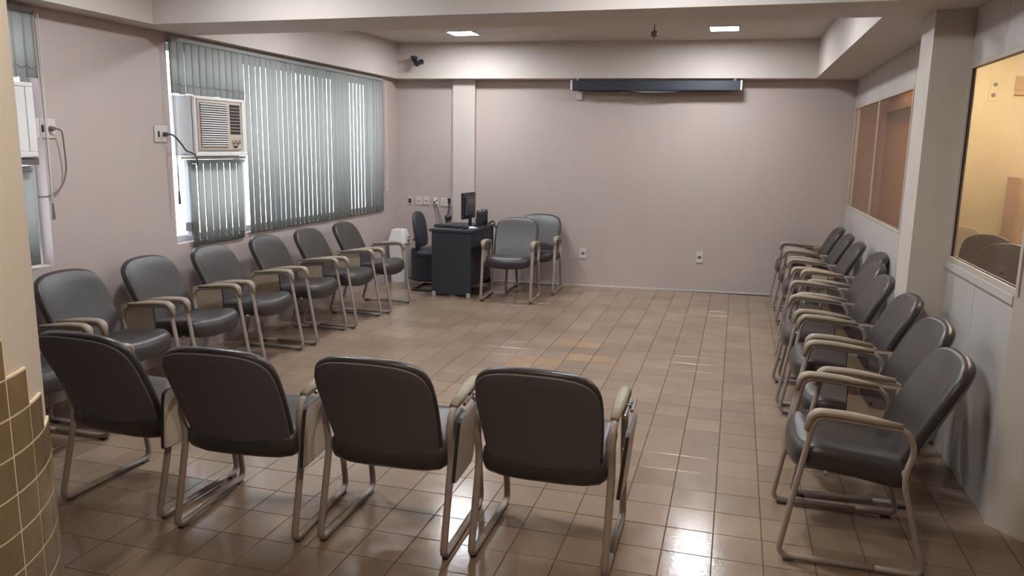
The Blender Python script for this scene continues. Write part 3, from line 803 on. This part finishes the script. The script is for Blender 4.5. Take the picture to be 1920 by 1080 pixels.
# office chair: black, sled base, facing the desk
t = thing('office_chair', 'black upholstered chair tucked against the desk by the blinds', 'chair', (-3.49, 8.86, 0), math.radians(-86))
link('seat', pad(B(), [(u*.92, v*.9) for u, v in out_s], .075, .03, lambda u, v, ww: Vector((u, v, .455+ww)), .1), M_BLACK, t, smooth=True)
ob = smooth_poly([(.17, 0), (.205, .12), (.21, .26), (.175, .37), (.09, .415), (0, .425), (-.09, .415), (-.175, .37), (-.21, .26), (-.205, .12), (-.17, 0), (0, -.015)], 2)
link('backrest', pad(B(), ob, .06, .028, lambda u, v, ww: Vector((u, -.20-.06*v/.42+ww+.3*u*u, .53+v)), .15, True), M_BLACK, t, smooth=True)
link('back_bracket', bx(-.03, .03, -.27, -.235, .42, .68, bev=.008), M_BLACKG, t)
link('back_lever', cyl(B(), (.0, -.30, .60), (.0, -.25, .60), .018, n=10), M_DGREY, t)
for s in (-1, 1):
    link('side_frame', sweep(B(), fillet([(s*.20, -.20, .42), (s*.21, .18, .42), (s*.215, .22, .015), (s*.215, -.24, .015)], [0, .05, .06, 0]), .013, n=8), M_BLACKG, t, smooth=True)
link('rear_bar', sweep(B(), [(-.215, -.235, .015), (.215, -.235, .015)], .013, n=8), M_BLACKG, t, smooth=True)
link('under_bar', sweep(B(), [(-.20, 0, .415), (.20, 0, .415)], .014, n=8), M_BLACKG, t, smooth=True)

# white swing-lid bin
t = thing('waste_bin', 'white plastic swing lid bin between the blinds and the office chair', 'bin', (-4.15, 9.22, 0), math.radians(4))
bm = B()
def rr(w_, d_, r, z):
    P = []
    for cxx, cyy2, a0 in ((w_-r, d_-r, 0), (-w_+r, d_-r, 90), (-w_+r, -d_+r, 180), (w_-r, -d_+r, 270)):
        for k in range(5):
            a = math.radians(a0+22.5*k); P.append(bm.verts.new((cxx+r*math.cos(a), cyy2+r*math.sin(a), z)))
    return P
R = [rr(.090, .09, .03, .0), rr(.115, .12, .035, .50), rr(.12, .125, .035, .505), rr(.12, .125, .035, .53)]
for a, b in zip(R, R[1:]):
    for k in range(20): bm.faces.new((a[k], a[(k+1) % 20], b[(k+1) % 20], b[k]))
bm.faces.new(R[0]); bm.faces.new(R[-1])
link('body', bm, M_WHITE, t)
bm = B(); R = [rr(.118, .122, .035, .53), rr(.105, .105, .035, .60), rr(.08, .09, .03, .672), rr(.06, .07, .03, .68)]
for a, b in zip(R, R[1:]):
    for k in range(20): bm.faces.new((a[k], a[(k+1) % 20], b[(k+1) % 20], b[k]))
bm.faces.new(R[-1]); bm.faces.new(R[0])
lid = link('lid', bm, M_WHITE, t)
fl_ = B(); vs = [fl_.verts.new(p) for p in ((.125, -.10, .50), (.125, .10, .50), (.095, .0, .665), (.110, -.085, .50), (.110, .085, .50), (.085, .0, .64))]
for f in ((0, 1, 2), (3, 5, 4), (0, 3, 4, 1), (1, 4, 5, 2), (2, 5, 3, 0)): fl_.faces.new([vs[k] for k in f])
flp = link('swing_flap', fl_, M_PAPER, t)
mk = B()
for a in (90, 210, 330):
    ca, sa = math.cos(math.radians(a)), math.sin(math.radians(a))
    cyl(mk, (.128-.0, ca*.03-.012, .548+sa*.026-.006), (.129-.0, ca*.03+.012, .548+sa*.026+.010), .007, n=6)
link('emblem', mk, M_BLACKG, flp)

# ------------------------------------------------------------------ things seen in the yellow room
def ywall_plate(x, z, lab):
    t = thing('wall_socket', lab, 'outlet', (x, 9.6, z), group='sockets on the yellow room wall')
    link('cover_plate', bx(-.045, .045, -.010, 0, -.06, .06, bev=.003), M_YWALL, t)
    link('socket', cyl(B(), (0, -.014, 0), (0, -.008, 0), .022, n=14), M_PLATE, t)
ywall_plate(2.575, 2.48, 'upper round socket high on the yellow wall behind the clear glazing')
ywall_plate(2.565, 2.37, 'lower round socket high on the yellow wall behind the clear glazing')
tag(link('wall_board', bx(-.12, .12, -.02, 0, -.10, .10, bev=.003), M_BWALL, loc=(2.88, 9.6, 2.47)), 'brown board high on the yellow wall at the edge of view', 'board')
t = thing('cupboard', 'brown cupboard with a white notice at the edge of the clear glazing', 'cupboard', (2.75, 9.0, 0))
link('body', bx(0, .7, .02, .42, 0, 1.52), M_BWALL, t)
for k in range(2):
    dd = link('door', bx(.01+.345*k, .345+.345*k, 0, .02, .03, 1.50, bev=.002, seg=1), M_BWALL, t)
    link('handle', bx(.315+.04*k, .325+.04*k, -.02, 0, .75, .85), M_PLATE, dd)
tag(link('paper_notice', bx(0, .21, -.004, 0, 0, .17), M_PAPER, loc=(2.83, 8.995, 1.20)), 'white notice stuck on the brown cupboard door', 'notice')
